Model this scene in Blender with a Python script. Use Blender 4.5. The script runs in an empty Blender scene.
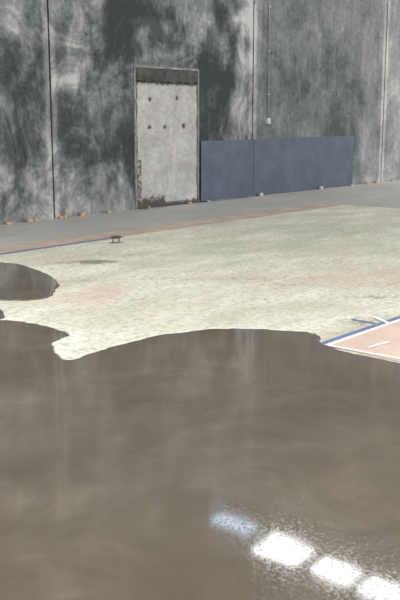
import bpy, bmesh, math, random
from mathutils import Vector, noise
random.seed(4)
scene = bpy.context.scene
try:
    scene.view_settings.view_transform = 'Standard'
except Exception as e:
    print(e)

# ------------------------------------------------ survey of the site
H = 1.65; F = 900.0; HOR = 118.0
P = math.atan((300 - HOR) / F)
cp, sp = math.cos(P), math.sin(P)
def ray(px, py):
    a, b = px - 200, 300 - py
    return Vector((a, F * cp + b * sp, -F * sp + b * cp))
def fw(px, py, z=0.0):
    d = ray(px, py); t = (z - H) / d.z
    return Vector((d.x * t, d.y * t))
ANG = math.atan2(F / cp, 750.0)
U = Vector((math.cos(ANG), math.sin(ANG))); N = Vector((-math.sin(ANG), math.cos(ANG)))
P0 = fw(165, 206.3)
def loc(w):
    q = Vector((w.x, w.y)) - P0
    return Vector((q.dot(U), q.dot(N)))
def fl(px, py):            # floor point -> wall-aligned coordinates
    return loc(fw(px, py))
def wl(px, py):            # point on the wall face -> (along, height)
    d = ray(px, py)
    t = P0.dot(N) / (d.x * N.x + d.y * N.y)
    q = loc(Vector((d.x * t, d.y * t)))
    return q.x, H + d.z * t
CEIL = 7.0
def cl(px, py):
    d = ray(px, py); t = -(CEIL + H) / d.z
    return loc(Vector((d.x * t, d.y * t)))

# ------------------------------------------------ helpers
def place(ob):
    ob.location = (P0.x, P0.y, 0); ob.rotation_euler = (0, 0, ANG)
def mesh_ob(name, bm, mat, parent=None, smooth=False, aligned=True):
    me = bpy.data.meshes.new(name)
    bm.normal_update(); bm.to_mesh(me); bm.free()
    ob = bpy.data.objects.new(name, me)
    scene.collection.objects.link(ob)
    for m in (mat if isinstance(mat, list) else [mat]): me.materials.append(m)
    if smooth:
        for p in me.polygons: p.use_smooth = True
    if parent is not None: ob.parent = parent
    elif aligned: place(ob)
    return ob
def empty(name):
    ob = bpy.data.objects.new(name, None); scene.collection.objects.link(ob); place(ob); return ob
def box(bm, x0, x1, y0, y1, z0, z1, mi=0):
    v = [bm.verts.new((x, y, z)) for z in (z0, z1) for x, y in ((x0, y0), (x1, y0), (x1, y1), (x0, y1))]
    fs = [(0,3,2,1),(4,5,6,7),(0,1,5,4),(1,2,6,5),(2,3,7,6),(3,0,4,7)]
    for f in fs:
        bm.faces.new([v[i] for i in f]).material_index = mi
    return v

class M:
    def __init__(s, name):
        s.m = bpy.data.materials.new(name); s.m.use_nodes = True
        s.t = s.m.node_tree; s.b = s.t.nodes['Principled BSDF']
        s.co = s.t.nodes.new('ShaderNodeTexCoord').outputs['Object']
    def n(s, t): return s.t.nodes.new(t)
    def l(s, a, b): s.t.links.new(a, b)
    def noise(s, scale, detail=6, rough=.6, stretch=(1,1,1), dist=0.0, off=(0,0,0)):
        mp = s.n('ShaderNodeMapping'); mp.inputs['Scale'].default_value = stretch; mp.inputs['Location'].default_value = off
        s.l(s.co, mp.inputs['Vector'])
        t = s.n('ShaderNodeTexNoise'); t.inputs['Scale'].default_value = scale
        t.inputs['Detail'].default_value = detail; t.inputs['Roughness'].default_value = rough
        t.inputs['Distortion'].default_value = dist
        s.l(mp.outputs[0], t.inputs['Vector']); return t.outputs['Fac']
    def attr(s, name):
        a = s.n('ShaderNodeAttribute'); a.attribute_name = name; return a.outputs['Fac']
    def math(s, op, a, b=None, c=None, clamp=False):
        m = s.n('ShaderNodeMath'); m.operation = op; m.use_clamp = clamp
        for i, x in enumerate((a, b, c)):
            if x is None: continue
            if isinstance(x, (int, float)): m.inputs[i].default_value = x
            else: s.l(x, m.inputs[i])
        return m.outputs[0]
    def ramp(s, f, stops):
        r = s.n('ShaderNodeValToRGB'); e = r.color_ramp.elements
        while len(e) < len(stops): e.new(.5)
        for i, (p, c) in enumerate(stops):
            e[i].position = p
            e[i].color = (c, c, c, 1) if isinstance(c, (int, float)) else (*c, 1)
        s.l(f, r.inputs[0]); return r.outputs[0]
    def mix(s, f, a, b, bt='MIX'):
        m = s.n('ShaderNodeMix'); m.data_type = 'RGBA'; m.blend_type = bt
        if isinstance(f, (int, float)): m.inputs[0].default_value = f
        else: s.l(f, m.inputs[0])
        for i, x in ((6, a), (7, b)):
            if isinstance(x, tuple): m.inputs[i].default_value = (*x, 1)
            else: s.l(x, m.inputs[i])
        return m.outputs[2]
    def base(s, c):
        if isinstance(c, tuple): s.b.inputs['Base Color'].default_value = (*c, 1)
        else: s.l(c, s.b.inputs['Base Color'])
    def rough(s, r):
        if isinstance(r, (int, float)): s.b.inputs['Roughness'].default_value = r
        else: s.l(r, s.b.inputs['Roughness'])
    def bump(s, h, strength=.3, dist=.01):
        b = s.n('ShaderNodeBump'); b.inputs['Strength'].default_value = strength; b.inputs['Distance'].default_value = dist
        s.l(h, b.inputs['Height']); s.l(b.outputs[0], s.b.inputs['Normal'])

def simple(name, c, rough=.7, var=.25, scale=8, bump=.1):
    m = M(name); f = m.noise(scale, 5)
    a = tuple(x * (1 - var) for x in c); b = tuple(min(1, x * (1 + var)) for x in c)
    m.base(m.ramp(f, [(.3, a), (.7, b)])); m.rough(rough)
    if bump: m.bump(m.noise(scale * 5, 3), bump, .005)
    return m.m

# ------------------------------------------------ materials
w = M('tilt_up_concrete')
a = w.attr('tone')
n1 = w.noise(.9, 12, .72, (1.0, 1, .9), .9)
n2 = w.noise(2.8, 10, .75, (1.2, 1, .7), .6, (3, 0, 7))
n3 = w.noise(9, 8, .8)
n5 = w.noise(3.0, 6, .7, (3.5, 1, .2), .25, (8, 0, 2))
v = w.math('MULTIPLY', w.math('SUBTRACT', n1, .5), 2.2)
v = w.math('ADD', v, w.math('MULTIPLY', w.math('SUBTRACT', n2, .5), 1.2))
v = w.math('MULTIPLY', v, w.math('MULTIPLY_ADD', w.attr('calm'), -.5, 1.0))
v = w.math('ADD', v, w.math('MULTIPLY', w.math('SUBTRACT', n3, .5), .7))
v = w.math('ADD', v, w.math('MULTIPLY', w.math('SUBTRACT', n5, .5), .3))
v = w.math('ADD', v, w.math('MULTIPLY_ADD', a, .26, .46))
c = w.ramp(v, [(.02, (.018, .022, .022)), (.27, (.046, .053, .054)), (.48, (.112, .120, .121)), (.68, (.19, .197, .196)), (.98, (.38, .382, .365))])
w.base(c); w.rough(.85); w.bump(n3, .3, .012)
mat_wall = w.m

g = M('groove_dark'); g.base(g.ramp(g.noise(5), [(.3, (.05, .05, .05)), (.7, (.11, .11, .105))])); g.rough(.9); mat_groove = g.m

d = M('doorway_infill_concrete')
n1 = d.noise(2.2, 9, .7); n2 = d.noise(10, 7, .78)
c = d.ramp(n1, [(.3, (.28, .27, .25)), (.5, (.39, .38, .36)), (.7, (.50, .49, .465))])
c = d.mix(d.ramp(n2, [(.3, .6), (.6, 0.0)]), c, (.19, .18, .165), 'MIX')
edge = d.math('ADD', d.attr('darken'), d.math('MULTIPLY', d.math('SUBTRACT', n2, .5), 1.8))
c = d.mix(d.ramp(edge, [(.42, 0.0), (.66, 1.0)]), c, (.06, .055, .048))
d.base(c); d.rough(.9); d.bump(n2, .7, .03); mat_infill = d.m

f = M('bare_concrete_floor')
n1 = f.noise(.5, 8, .65, (1, 2.5, 1)); n2 = f.noise(6, 6, .7)
v = f.math('ADD', f.math('MULTIPLY', n1, .7), f.math('MULTIPLY', n2, .3))
f.base(f.ramp(v, [(.3, (.27, .262, .245)), (.5, (.36, .35, .33)), (.7, (.45, .44, .415))])); f.rough(.5); f.bump(n2, .1, .005)
mat_floor = f.m

def primer(name, white):
    p = M(name)
    n1 = p.noise(.8, 9, .68, (1, 2.0, 1), .4); n2 = p.noise(8, 10, .85, (1, 1.5, 1)); n3 = p.noise(1.3, 9, .75, (1, 2.4, 1), .3, (5, 2, 0)); n4 = p.noise(16, 8, .9)
    n5 = p.noise(1.0, 10, .75, (1, 2.0, 1), .5, (11, 7, 0))
    if white:
        c = p.ramp(n1, [(.3, (.64, .64, .57)), (.7, (.72, .72, .65))])
        c = p.mix(p.ramp(n4, [(.40, .8), (.50, 0.0)]), c, (.20, .20, .15))
    else:
        c = p.ramp(n1, [(.32, (.49, .48, .385)), (.5, (.62, .61, .52)), (.64, (.74, .73, .66))])
        gm = p.math('MULTIPLY', p.math('ADD', p.attr('green'), p.math('MULTIPLY', p.math('SUBTRACT', n3, .54), 4.5)), .72, clamp=True)
        c = p.mix(gm, c, (.34, .41, .31))
        pm = p.math('MULTIPLY', p.math('ADD', p.attr('pink'), p.math('MULTIPLY', p.math('SUBTRACT', n5, .52), 4.5)), .75, clamp=True)
        c = p.mix(pm, c, (.58, .44, .35))
        dm = p.math('ADD', p.math('MULTIPLY', p.attr('dark'), .68), p.math('MULTIPLY', p.math('SUBTRACT', n2, .5), 2.6))
        c = p.mix(p.ramp(dm, [(.28, 0.0), (.54, .85)]), c, (.13, .125, .095))
        c = p.mix(p.ramp(n4, [(.38, .85), (.52, 0.0)]), c, (.20, .20, .145))
    p.base(c); p.rough(.5); p.bump(n2, .6, .012); return p.m
mat_primer = primer('primer_coat', False); mat_crust = primer('primer_crust', True)

s = M('wet_screed')
n1 = s.noise(.5, 8, .62, (1, 1.3, 1), 2.0); n2 = s.noise(1.5, 7, .65, (1, 1, 1), 2.4, (4, 1, 0)); n3 = s.noise(130, 2, .6); n4 = s.noise(60, 4, .75)
v = s.math('ADD', s.math('MULTIPLY', n1, .6), s.math('MULTIPLY', n2, .4))
s.base(s.ramp(v, [(.30, (.084, .070, .055)), (.45, (.103, .086, .068)), (.55, (.118, .100, .080)), (.70, (.158, .136, .111))]))
s.rough(s.ramp(n4, [(.48, .02), (.62, .16)]))
h = s.math('ADD', s.math('MULTIPLY', n3, .016), s.math('MULTIPLY', s.noise(2.2, 1), .4))
s.bump(h, .12, .02); s.b.inputs['IOR'].default_value = 1.47
mat_screed = s.m

b = M('blue_sheet')
n1 = b.noise(2.0, 7, .65); n2 = b.noise(20, 4, .7, (1, 1, 4))
v = b.math('ADD', b.math('MULTIPLY', n1, .7), b.math('MULTIPLY', n2, .3))
b.base(b.ramp(v, [(.3, (.040, .053, .080)), (.5, (.056, .072, .107)), (.7, (.088, .107, .150))])); b.rough(.5); mat_blue = b.m

mat_pink = simple('salmon_sealer', (.42, .33, .275), .5, .25, 3, .1)
mat_board = simple('salmon_floor_sheet', (.58, .44, .37), .45, .12, 3, .05)
mat_tape_b = simple('blue_masking_tape', (.10, .15, .31), .5, .15, 10, 0)
mat_tape_w = simple('white_masking_tape', (.72, .72, .72), .5, .06, 10, 0)
mat_wood = simple('packer_timber', (.40, .26, .15), .8, .3, 20)
mat_lintel = simple('weathered_lintel', (.05, .048, .044), .9, .6, 7, .4)
mat_white = simple('white_plastic', (.42, .43, .42), .5, .1, 20, 0)
mat_pipe = simple('galvanised_conduit', (.26, .27, .27), .45, .2, 20, 0)
mat_steel = simple('trowel_steel', (.12, .12, .13), .4, .2, 20, 0)
mat_grip = simple('trowel_grip', (.05, .04, .035), .6, .2, 20, 0)
mat_ceil = simple('roof_sheet_metal', (.44, .42, .39), .7, .08, 1, 0)

# ------------------------------------------------ wall_back
dl, dr = wl(135.5, 150)[0], wl(198, 150)[0]
dtop = wl(165, 69)[1]
joints = [wl(54, 200)[0], wl(252.5, 130)[0], wl(382, 150)[0]]
JM = joints[1]
sp_ = joints[1] - joints[0]
joints = [joints[0] - 2 * sp_, joints[0] - sp_] + joints + [joints[2] + sp_, joints[2] + 2 * sp_]
JW = .035
S0, S1 = -22.0, 38.0
xs = set([S0, S1, dl, dr]); x = S0
while x < S1:
    xs.add(round(x, 3)); x += .12 if -7 < x < 14 else .8
for j in joints:
    for k in (-.25, -.16, -.09, -JW/2, JW/2, .09, .16, .25): xs.add(j + k)
xs = sorted(xs)
zs = sorted(set([0, dtop, CEIL] + [round(i * .12, 3) for i in range(1, int(CEIL / .12))]))
# stains on the wall: (u, v, ru, rv, tone) surveyed
blobs = [(25,95,26,50,-1.0),(15,14,20,20,.9),(20,180,26,26,-.4),(40,150,7,50,.6),(76,40,16,45,1.5),(70,75,10,20,.8),(112,22,34,24,-1.7),
 (95,150,40,38,-.8),(80,110,20,26,-.8),(120,120,12,60,-.9),(215,75,22,45,-1.5),(228,26,14,26,-.9),(160,20,24,18,-.9),(180,50,20,10,.2),(90,178,30,14,.3),
 (243,60,8,90,2.2),(205,15,12,12,.6),(285,20,26,22,.1),(330,90,40,45,-.4),(300,110,30,25,-.3),(370,155,10,25,1.0),(368,60,12,30,.5),(395,90,12,100,.8),
 (260,60,4,80,.8),(345,20,20,20,.3),(320,50,22,18,.2),(60,200,40,14,.7),(115,197,14,10,.9),(10,205,20,10,.7),(28,50,16,12,-.2),(215,118,14,18,-.7)]
wb = []
for (u, v_, ru, rv, am) in blobs:
    s_, z_ = wl(u, v_); s2, z2 = wl(u + ru, v_)[0], wl(u, v_ - rv)[1]
    wb.append((s_, z_, abs(s2 - s_), abs(z2 - z_), am))
def tone(s, z):
    q = noise.noise(Vector((s * .9, z * .9, 3))) * .6 + noise.noise(Vector((s * 2.6, z * 2.0, 3))) * .5
    q2 = noise.noise(Vector((s * .9, z * .9, 9))) * .6 + noise.noise(Vector((s * 2.6, z * 2.0, 5))) * .7
    t = 0.05
    for (a, b_, ra, rb, am) in wb:
        e = ((s + q - a) / ra) ** 2 + ((z + q2 - b_) / rb) ** 2
        if e < 6: t += am * math.exp(-e * .8)
    for j in joints:
        if abs(s - j) < .13: t += .9
    if z < .15: t += .4
    if z < dtop + .25 and (dl - .3 < s < dl or dr < s < dr + .3): t -= .7
    return t
bm = bmesh.new()
lay = bm.verts.layers.float.new('tone'); lay2 = bm.verts.layers.float.new('calm')
grid = {}
def gv(i, k):
    if (i, k) not in grid:
        vv = bm.verts.new((xs[i], 0, zs[k])); vv[lay] = tone(xs[i], zs[k])
        vv[lay2] = 1.0 if xs[i] > JM - .001 else 0.0
        grid[(i, k)] = vv
    return grid[(i, k)]
for i in range(len(xs) - 1):
    xm = (xs[i] + xs[i+1]) / 2
    if any(abs(xm - j) < JW / 2 for j in joints): continue
    for k in range(len(zs) - 1):
        zm = (zs[k] + zs[k+1]) / 2
        if dl < xm < dr and zm < dtop: continue
        bm.faces.new((gv(i, k), gv(i+1, k), gv(i+1, k+1), gv(i, k+1)))
def quad(pts, mi=0):
    f_ = bm.faces.new([bm.verts.new(q) for q in pts]); f_.material_index = mi
D = .08
for j in joints:
    for e in (-JW/2, JW/2):
        quad([(j+e, 0, 0), (j+e, D, 0), (j+e, D, CEIL), (j+e, 0, CEIL)], 0)
for e in (dl, dr): quad([(e, 0, 0), (e, D, 0), (e, D, dtop), (e, 0, dtop)])
quad([(dl, 0, dtop), (dr, 0, dtop), (dr, D, dtop), (dl, D, dtop)])
box(bm, S0, S1, D, D + .2, 0, CEIL, 1)
mesh_ob('wall_back', bm, [mat_wall, mat_groove])

# ------------------------------------------------ door_1 : blocked-up doorway
door = empty('door_1')
bm = bmesh.new(); lay = bm.verts.layers.float.new('darken')  # stained base, plus darker colour at the edges, top and holes
W = dr - dl; lint = wl(165, 82)[1]
nx, nz = 50, 90; vv = {}
x0, x1, z0, z1 = dl + .03, dr - .05, .01, lint - .015
marks = [wl(u, v_) for u, v_ in ((150, 99), (177, 98), (149, 127), (165, 127), (184, 126))]
for i in range(nx + 1):
    for k in range(nz + 1):
        x = x0 + (x1 - x0) * i / nx; z = z0 + (z1 - z0) * k / nz
        yy = .02 * noise.noise(Vector((x * 3, z * 3, 1))) + .012 * noise.noise(Vector((x * 9, z * 9, 5)))
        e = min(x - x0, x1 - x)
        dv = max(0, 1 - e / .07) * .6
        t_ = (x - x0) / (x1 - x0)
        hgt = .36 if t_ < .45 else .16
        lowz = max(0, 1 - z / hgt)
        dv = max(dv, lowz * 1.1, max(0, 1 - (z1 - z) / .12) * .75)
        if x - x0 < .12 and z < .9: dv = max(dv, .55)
        for ms, mz in marks:
            r2 = ((x - ms) ** 2 + (z - mz) ** 2) / .06 ** 2
            if r2 < 4: yy += .03 * math.exp(-r2); dv = max(dv, .8 * math.exp(-r2 * .7))
        vx = bm.verts.new((x, -.012 + yy, z)); vx[lay] = dv; vv[i, k] = vx
for i in range(nx):
    for k in range(nz):
        bm.faces.new((vv[i, k], vv[i+1, k], vv[i+1, k+1], vv[i, k+1]))
box(bm, x0, x1, .035, .078, z0, z1)
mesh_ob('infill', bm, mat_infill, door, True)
bm = bmesh.new()
n = 24
ring = []
for i in range(n + 1):
    x = dl + .02 + (W - .05) * i / n
    tp = dtop - .01 + .03 * noise.noise(Vector((x * 5, 0, 0))); bt = lint + .05 * noise.noise(Vector((x * 6, 4, 0)))
    ring.append([bm.verts.new(q) for q in ((x, -.03, bt), (x, -.035, tp), (x, .075, tp), (x, .075, bt))])
for i in range(n):
    for k in range(4):
        bm.faces.new((ring[i][k], ring[i+1][k], ring[i+1][(k+1) % 4], ring[i][(k+1) % 4]))
bm.faces.new(ring[0]); bm.faces.new(ring[-1][::-1])
mesh_ob('lintel', bm, mat_lintel, door)
bm = bmesh.new()
box(bm, dl - .035, dl + .02, -.02, .06, 0, dtop + .03); box(bm, dr - .04, dr + .012, -.025, .06, 0, dtop)
box(bm, dl - .03, dr + .01, -.02, .05, dtop - .005, dtop + .04)
bmesh.ops.bevel(bm, geom=bm.edges[:], offset=.006, segments=2, affect='EDGES')
mesh_ob('jambs', bm, simple('jamb_mortar', (.18, .175, .165), .9, .6, 5, .4), door)

# ------------------------------------------------ blue sheets against the wall
def sheet(u0, u1, zt, y0, tilt):
    a_, b_ = wl(u0, 170)[0], wl(u1, 170)[0]
    bm = bmesh.new(); vs = box(bm, a_ + .012, b_ - .012, y0 - .018, y0, .025, zt)
    bmesh.ops.bevel(bm, geom=bm.edges[:], offset=.003, segments=1, affect='EDGES')
    mesh_ob('blue_sheet_panel', bm, mat_blue)
sheet(198.5, 251.5, 1.205, -.045, 0)
sheet(252, 351.5, 1.215, -.022, 0)
bm = bmesh.new()
for u in (257.5, 318, 205, 349):
    x = wl(u, 170)[0]
    box(bm, x - .05, x + .05, -.13, -.07, 0, .07 if u in (257.5, 318) else .03)
bmesh.ops.bevel(bm, geom=bm.edges[:], offset=.008, segments=2, affect='EDGES')
mesh_ob('sheet_support_blocks', bm, mat_white)
bm = bmesh.new()
for u, hh, ln in ((6, .04, .1), (27, .05, .12), (33, .04, .07), (58, .04, .08), (62, .05, .05), (80, .06, .1), (106, .04, .08), (146, .04, .05), (187, .04, .08), (365, .05, .14), (374, .06, .1), (390, .04, .12)):
    x = fl(u, 118 + .1125 * (950 - u))[0]
    box(bm, x - ln / 2, x + ln / 2, -.10, -.045, 0, hh)
bmesh.ops.bevel(bm, geom=bm.edges[:], offset=.005, segments=1, affect='EDGES')
mesh_ob('timber_packers', bm, mat_wood)

# ------------------------------------------------ conduit and box
cd = empty('wall_conduit')
cx, zb = wl(267, 119)
def tube(bm, p0, p1, r, seg=12):
    p0, p1 = Vector(p0), Vector(p1); ax = (p1 - p0).normalized(); q = ax.to_track_quat('Z', 'Y')
    r0 = [bm.verts.new(p0 + q @ Vector((r * math.cos(t * 2 * math.pi / seg), r * math.sin(t * 2 * math.pi / seg), 0))) for t in range(seg)]
    r1 = [bm.verts.new(v.co + (p1 - p0)) for v in r0]
    for t in range(seg): bm.faces.new((r0[t], r0[(t+1) % seg], r1[(t+1) % seg], r1[t]))
    bm.faces.new(r0[::-1]); bm.faces.new(r1)
bm = bmesh.new(); tube(bm, (cx, -.02, zb), (cx, -.02, CEIL), .011); mesh_ob('pipe', bm, mat_pipe, cd, True)
bm = bmesh.new()
for k in range(6):
    z = zb + .5 + k * .9
    box(bm, cx - .04, cx + .04, -.034, 0, z, z + .03)
mesh_ob('clips', bm, mat_pipe, cd)
bm = bmesh.new(); box(bm, cx - .06, cx + .06, -.06, 0, zb - .1, zb + .02); box(bm, cx - .03, cx + .03, -.072, -.06, zb - .065, zb - .02)
bmesh.ops.bevel(bm, geom=bm.edges[:], offset=.005, segments=2, affect='EDGES')
mesh_ob('outlet_box', bm, mat_white, cd)

# ------------------------------------------------ floor
bm = bmesh.new(); box(bm, S0, S1, -34, .28, -.2, 0); mesh_ob('floor', bm, mat_floor)
yB = fl(0, 254.5)[1]; yA = fl(0, 247)[1]; sEnd = fl(345, 205)[0]
bm = bmesh.new()
L = [bm.verts.layers.float.new(k) for k in ('green', 'pink', 'dark')]
def conv(lst):
    o = []
    for (u, v_, ru, rv, am) in lst:
        c_ = fw(u, v_); x_ = fw(u + ru, v_); y1_ = fw(u, v_ - rv); y2_ = fw(u, v_ + rv)
        o.append((c_, abs(x_.x - c_.x), abs(y1_.y - y2_.y) / 2, am))
    return o
sets = [conv([(330,228,70,12,.8),(225,250,55,9,.75),(150,262,50,8,.4),(385,250,30,8,.5),(290,245,40,7,.4),(80,340,60,14,-2)]),
        conv([(100,290,50,10,.6),(340,255,60,8,.5),(300,280,60,10,.6),(40,262,50,5,.3),(200,240,60,5,.35),(380,275,40,10,.7),(90,306,40,8,.4),(90,345,60,16,-2.5),(250,322,80,7,-1)]),
        conv([(97,262,22,2.5,1.1),(60,263,20,2,.5),(250,279,70,3,.5),(330,262,50,3,.45),(150,278,40,3,.4),(300,285,50,3,.45),(370,297,35,4,.6),(240,300,60,3,.4),(355,322,20,4,.8),(140,255,40,2,.5),(85,281,30,2,.5),(385,240,30,2,.4),(360,330,20,3,.4),(130,300,30,3,.4)])]
st = .09; SL = 15.0; YF = 15.5; nx = int((sEnd + SL) / st); ny = int((yB + YF) / st)
vv = {}
for i in range(nx + 1):
    for k in range(ny + 1):
        x = -SL + (sEnd + SL) * i / nx; y = yB - (yB + YF) * k / ny
        vt = bm.verts.new((x, y, .003)); wv = P0 + U * x + N * y
        for Lk, st_ in zip(L, sets):
            t = 0
            for c_, ra, rb, am in st_:
                e = ((wv.x - c_.x) / ra) ** 2 + ((wv.y - c_.y) / rb) ** 2
                if e < 6: t += am * math.exp(-e)
            vt[Lk] = t
        vv[i, k] = vt
for i in range(nx):
    for k in range(ny):
        bm.faces.new((vv[i, k], vv[i, k+1], vv[i+1, k+1], vv[i+1, k]))
mesh_ob('floor_primer_coat', bm, mat_primer)
bm = bmesh.new()
n = 120; ra = []
for i in range(n + 1):
    x = -SL + (sEnd + SL + .1) * i / n
    ra.append((bm.verts.new((x, yA + .05 * noise.noise(Vector((x * 1.5, 0, 0))), .002)), bm.verts.new((x, yB - .01, .002))))
for i in range(n): bm.faces.new((ra[i][0], ra[i][1], ra[i+1][1], ra[i+1][0]))
mesh_ob('floor_sealer_strip', bm, mat_pink)

def strip(name, pts, wd, mat, z):
    bm = bmesh.new(); pts = [Vector(q) for q in pts]; pr = []
    for i, q in enumerate(pts):
        t = (pts[min(i+1, len(pts)-1)] - pts[max(i-1, 0)]).normalized(); m_ = Vector((-t.y, t.x)) * wd / 2
        pr.append([bm.verts.new((a.x, a.y, zz)) for a, zz in ((q + m_, z), (q - m_, z), (q - m_, z - .001), (q + m_, z - .001))])
    for i in range(len(pr) - 1):
        for k in range(4): bm.faces.new((pr[i][k], pr[i][(k+1) % 4], pr[i+1][(k+1) % 4], pr[i+1][k]))
    bm.faces.new(pr[0]); bm.faces.new(pr[-1][::-1])
    bmesh.ops.recalc_face_normals(bm, faces=bm.faces[:])
    return mesh_ob(name, bm, mat)
strip('masking_tape', [(-9, yB), (fl(60, 246)[0], yB), (fl(125, 237)[0], yB)], .085, mat_tape_b, .006)
def poly(name, pts, mat, z, th):
    bm = bmesh.new()
    top = [bm.verts.new((q[0], q[1], z)) for q in pts]; bot = [bm.verts.new((q[0], q[1], z - th)) for q in pts]
    bm.faces.new(top)
    for i in range(len(pts)):
        j = (i + 1) % len(pts); bm.faces.new((top[i], bot[i], bot[j], top[j]))
    bmesh.ops.recalc_face_normals(bm, faces=bm.faces[:])
    return mesh_ob(name, bm, mat)
A = fl(321, 345); B = fl(400, 318); dirv = (B - A).normalized()
C2 = fl(400, 362.5); dir2 = (C2 - A).normalized()
poly('salmon_floor_sheet', [A, A + dirv * 5, A + dirv * 5 + dir2 * 4, A + dir2 * 4], mat_board, .008, .003)
strip('masking_tape', [A, A + dirv * 5], .05, mat_tape_b, .010)
o_ = Vector((dirv.y, -dirv.x))
strip('white_masking_tape', [A + o_ * .055, A + o_ * .055 + dirv * 5], .04, mat_tape_w, .010)
strip('white_masking_tape', [fl(328, 346.5), fl(400, 360)], .035, mat_tape_w, .0115)
strip('white_masking_tape', [fl(374, 318), fl(390, 325)], .04, mat_tape_w, .0125)
strip('white_masking_tape', [fl(368, 349), fl(389, 343)], .035, mat_tape_w, .0125)
strip('masking_tape', [fl(352, 320), fl(375, 324)], .04, mat_tape_b, .007)

# ------------------------------------------------ wet screed pours
def smooth_pts(pts, sub=10, amp=.012, closed=True):
    o = []; n = len(pts)
    for i in range(n if closed else n - 1):
        if closed: p0, p1, p2, p3 = pts[i-1], pts[i], pts[(i+1) % n], pts[(i+2) % n]
        else: p0, p1, p2, p3 = pts[max(i-1, 0)], pts[i], pts[i+1], pts[min(i+2, n-1)]
        for k in range(sub):
            t = k / sub
            q = .5 * ((2*p1) + (p2-p0)*t + (2*p0-5*p1+4*p2-p3)*t*t + (3*p1-p0-3*p2+p3)*t**3)
            q = q + Vector((noise.noise(Vector((q.x*4, q.y*4, 0))), noise.noise(Vector((q.x*4, q.y*4, 8))))) * amp * 2.6
            q = q + Vector((noise.noise(Vector((q.x*12, q.y*12, 0))), noise.noise(Vector((q.x*12, q.y*12, 8))))) * amp * 1.5
            o.append(q)
    return o
def pour(pts, z=.016, sub=10, extra=None):
    P_ = smooth_pts([Vector(q) for q in pts], sub, closed=extra is None)
    line = list(P_)
    if extra: P_ += [Vector(q) for q in extra]
    area = sum(P_[i].x * P_[(i+1) % len(P_)].y - P_[(i+1) % len(P_)].x * P_[i].y for i in range(len(P_)))
    sg = 1 if area > 0 else -1
    bm = bmesh.new(); rings = []
    for ins, zz in ((0, .001), (.0, z * .5), (.003, z * .8), (.008, z * .96), (.014, z)):
        r = []
        for i, q in enumerate(P_):
            t = (P_[(i+1) % len(P_)] - P_[i-1]).normalized(); nn = Vector((-t.y, t.x)) * sg
            r.append(bm.verts.new((q.x + nn.x * ins, q.y + nn.y * ins, zz)))
        rings.append(r)
    for a_, b_ in zip(rings[:-1], rings[1:]):
        for i in range(len(a_)):
            j = (i + 1) % len(a_); bm.faces.new((a_[i], a_[j], b_[j], b_[i]))
    tf = bm.faces.new(rings[-1])
    bmesh.ops.triangulate(bm, faces=[tf], ngon_method='EAR_CLIP')
    bmesh.ops.recalc_face_normals(bm, faces=bm.faces[:])
    top = [f for f in bm.faces if abs(f.normal.z) > .9]
    if sum(f.normal.z for f in top) < 0: bmesh.ops.reverse_faces(bm, faces=bm.faces[:])
    mesh_ob('wet_screed_pour', bm, mat_screed)
    return line, sg
edge = [(-60,330),(-25,321),(0,322),(18,323),(38,326),(55,330),(67,334),(69,338),(60,342),(53,346),(52,351),(58,357),(66,361),(78,361),(92,355),(108,350),(128,344),(150,339),(175,335),(205,331),(235,330),(262,331),(290,333),(308,334),(318,337),(319,342),(323,347),(335,350.5),(355,355.5),(378,360.5),(400,365)]
E = [fl(u, v_) for u, v_ in edge]
Eend = E[-1] + dir2 * 3
a1 = loc(Vector((9, 1))); a2 = loc(Vector((8, -4))); a3 = loc(Vector((-7, -4))); a4 = loc(Vector((-8, 4)))
line, sg = pour(E, extra=[E[-1], Eend, a1, a2, a3, a4])
e2 = [(-50,275),(-20,265),(0,263.5),(14,264.5),(28,268),(42,273),(54,279),(58,284),(57,290),(51,296),(38,300),(15,301.5),(-10,300),(-45,292)]
pour([fl(u, v_) for u, v_ in e2], .014)
e3 = [(-14,311),(-6,309),(0,310),(4,313),(5,317),(0,320),(-8,319)]
pour([fl(u, v_) for u, v_ in e3], .012, 6)
# stippled primer crust left standing along the pour edge
bm = bmesh.new(); prev = None
sub_line = line[30:236]
for i, q in enumerate(sub_line):
    g_ = 30 + i
    t = (line[min(g_+1, len(line)-1)] - line[g_-1]).normalized(); nn = -Vector((-t.y, t.x)) * sg
    taper = min(1, i / 20, (len(sub_line) - 1 - i) / 20)
    wide = (.07 + .12 * math.exp(-((i - 85) / 45) ** 2)) * taper
    wd_ = .01 + wide * (.75 + 1.0 * noise.noise(Vector((q.x * 7, q.y * 7, 2))) + .8 * noise.noise(Vector((q.x * 22, q.y * 22, 2))))
    cur = [bm.verts.new((*(q + nn * o1), z1_)) for o1, z1_ in ((.001, .004), (0.004, .020), (.014, .018), (max(.018, wd_ * .6), .009), (max(.022, wd_), .0035))]
    if prev:
        for k in range(4): bm.faces.new((prev[k], prev[k+1], cur[k+1], cur[k]))
    prev = cur
bmesh.ops.recalc_face_normals(bm, faces=bm.faces[:])
mesh_ob('primer_crust_edge', bm, mat_crust, None, True)

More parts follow.
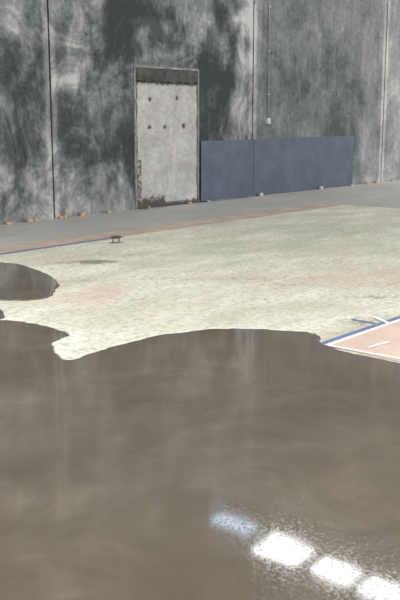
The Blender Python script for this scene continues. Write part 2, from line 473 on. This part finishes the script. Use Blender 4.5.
# ------------------------------------------------ trowel lying on the primer
tr = empty('finishing_trowel'); o = fl(116, 243)
tr.location = (*(P0 + U * o.x + N * o.y), .003); tr.rotation_euler = (0, 0, .5)
bm = bmesh.new(); box(bm, -.10, .10, -.045, .045, .001, .006)
bmesh.ops.bevel(bm, geom=[e for e in bm.edges if abs(e.verts[0].co.z - e.verts[1].co.z) > .001], offset=.02, segments=4, affect='EDGES')
mesh_ob('blade', bm, mat_steel, tr)
bm = bmesh.new(); tube(bm, (-.05, 0, .006), (-.035, 0, .06), .008); tube(bm, (.05, 0, .006), (.035, 0, .06), .008); tube(bm, (-.06, 0, .062), (.06, 0, .062), .009)
mesh_ob('posts', bm, mat_steel, tr, True)
bm = bmesh.new(); rings = []
for i in range(9):
    x = -.07 + .14 * i / 8; r = .015 + .005 * math.sin(i / 8 * math.pi)
    rings.append([bm.verts.new((x, r * math.cos(t * math.pi / 6), .078 + r * math.sin(t * math.pi / 6))) for t in range(12)])
for i in range(8):
    for t in range(12): bm.faces.new((rings[i][t], rings[i][(t+1) % 12], rings[i+1][(t+1) % 12], rings[i+1][t]))
bm.faces.new(rings[0]); bm.faces.new(rings[-1])
mesh_ob('handle', bm, mat_grip, tr, True)

# ------------------------------------------------ ceiling with translucent roof lights
bm = bmesh.new(); box(bm, S0, S1, -30, .28, CEIL + .03, CEIL + .2)
x = S0
while x < S1:
    box(bm, x, x + .12, -30, 0, CEIL + .0, CEIL + .035); x += 1.5
mesh_ob('ceiling', bm, mat_ceil)
def skm(name, st_, col):
    sk = M(name); sk.base((.8, .85, .9))
    sk.b.inputs['Emission Color'].default_value = (*col, 1); sk.b.inputs['Emission Strength'].default_value = st_; return sk.m
s1 = skm('roof_light_translucent', 17, (.95, .98, 1)); s2 = skm('roof_light_shaded', 6, (.60, .77, 1))
for (u, v_, ln, wd, mt) in ((234, 526, 1.0, .48, s2), (283, 552, 1.0, .82, s1), (336, 573.5, .85, .60, s1), (385, 594, .85, .65, s1)):
    q = cl(u, v_); bm = bmesh.new()
    box(bm, q.x - wd / 2, q.x + wd / 2, q.y - ln / 2, q.y + ln / 2, CEIL - .04, CEIL + .0)
    bmesh.ops.bevel(bm, geom=bm.edges[:], offset=.01, segments=2, affect='EDGES')
    mesh_ob('roof_light', bm, mt)

# ------------------------------------------------ light
wd = bpy.data.worlds.new('overcast'); scene.world = wd; wd.use_nodes = True
wd.node_tree.nodes['Background'].inputs[0].default_value = (.92, .97, 1.0, 1); wd.node_tree.nodes['Background'].inputs[1].default_value = 1.0
def area(name, s_, y_, z_, sx, sy, energy, rot, col=(1, .99, .96)):
    l = bpy.data.lights.new(name, 'AREA'); l.shape = 'RECTANGLE'; l.size = sx; l.size_y = sy; l.energy = energy; l.color = col
    ob = bpy.data.objects.new(name, l); scene.collection.objects.link(ob)
    q = P0 + U * s_ + N * y_; ob.location = (q.x, q.y, z_); ob.rotation_euler = rot
area('front_fill', 0, -27, 3.0, 26, 5.5, 3800, (math.radians(90), 0, ANG), (.96, .98, 1))  # unseen area lamp added behind the camera for soft frontal fill
for s_, y_, e_ in ((-13, -7, 800), (-7.5, -5, 300), (-5, -14.5, 330), (12.5, -5.5, 1000), (20, -9, 900)):
    area('overhead_fill', s_, y_, CEIL - .06, 2.5, 8 if s_ != -7.5 else 5, e_, (0, 0, ANG))  # extra lamps added under the roof, out of view, to lift wall and floor

# ------------------------------------------------ camera
cam = bpy.data.cameras.new('camera'); co = bpy.data.objects.new('camera', cam); scene.collection.objects.link(co)
co.location = (0, 0, H); co.rotation_euler = (math.pi / 2 - P, 0, 0)
cam.sensor_fit = 'AUTO'; cam.sensor_width = 36; cam.lens = F / 600 * 36
scene.camera = co
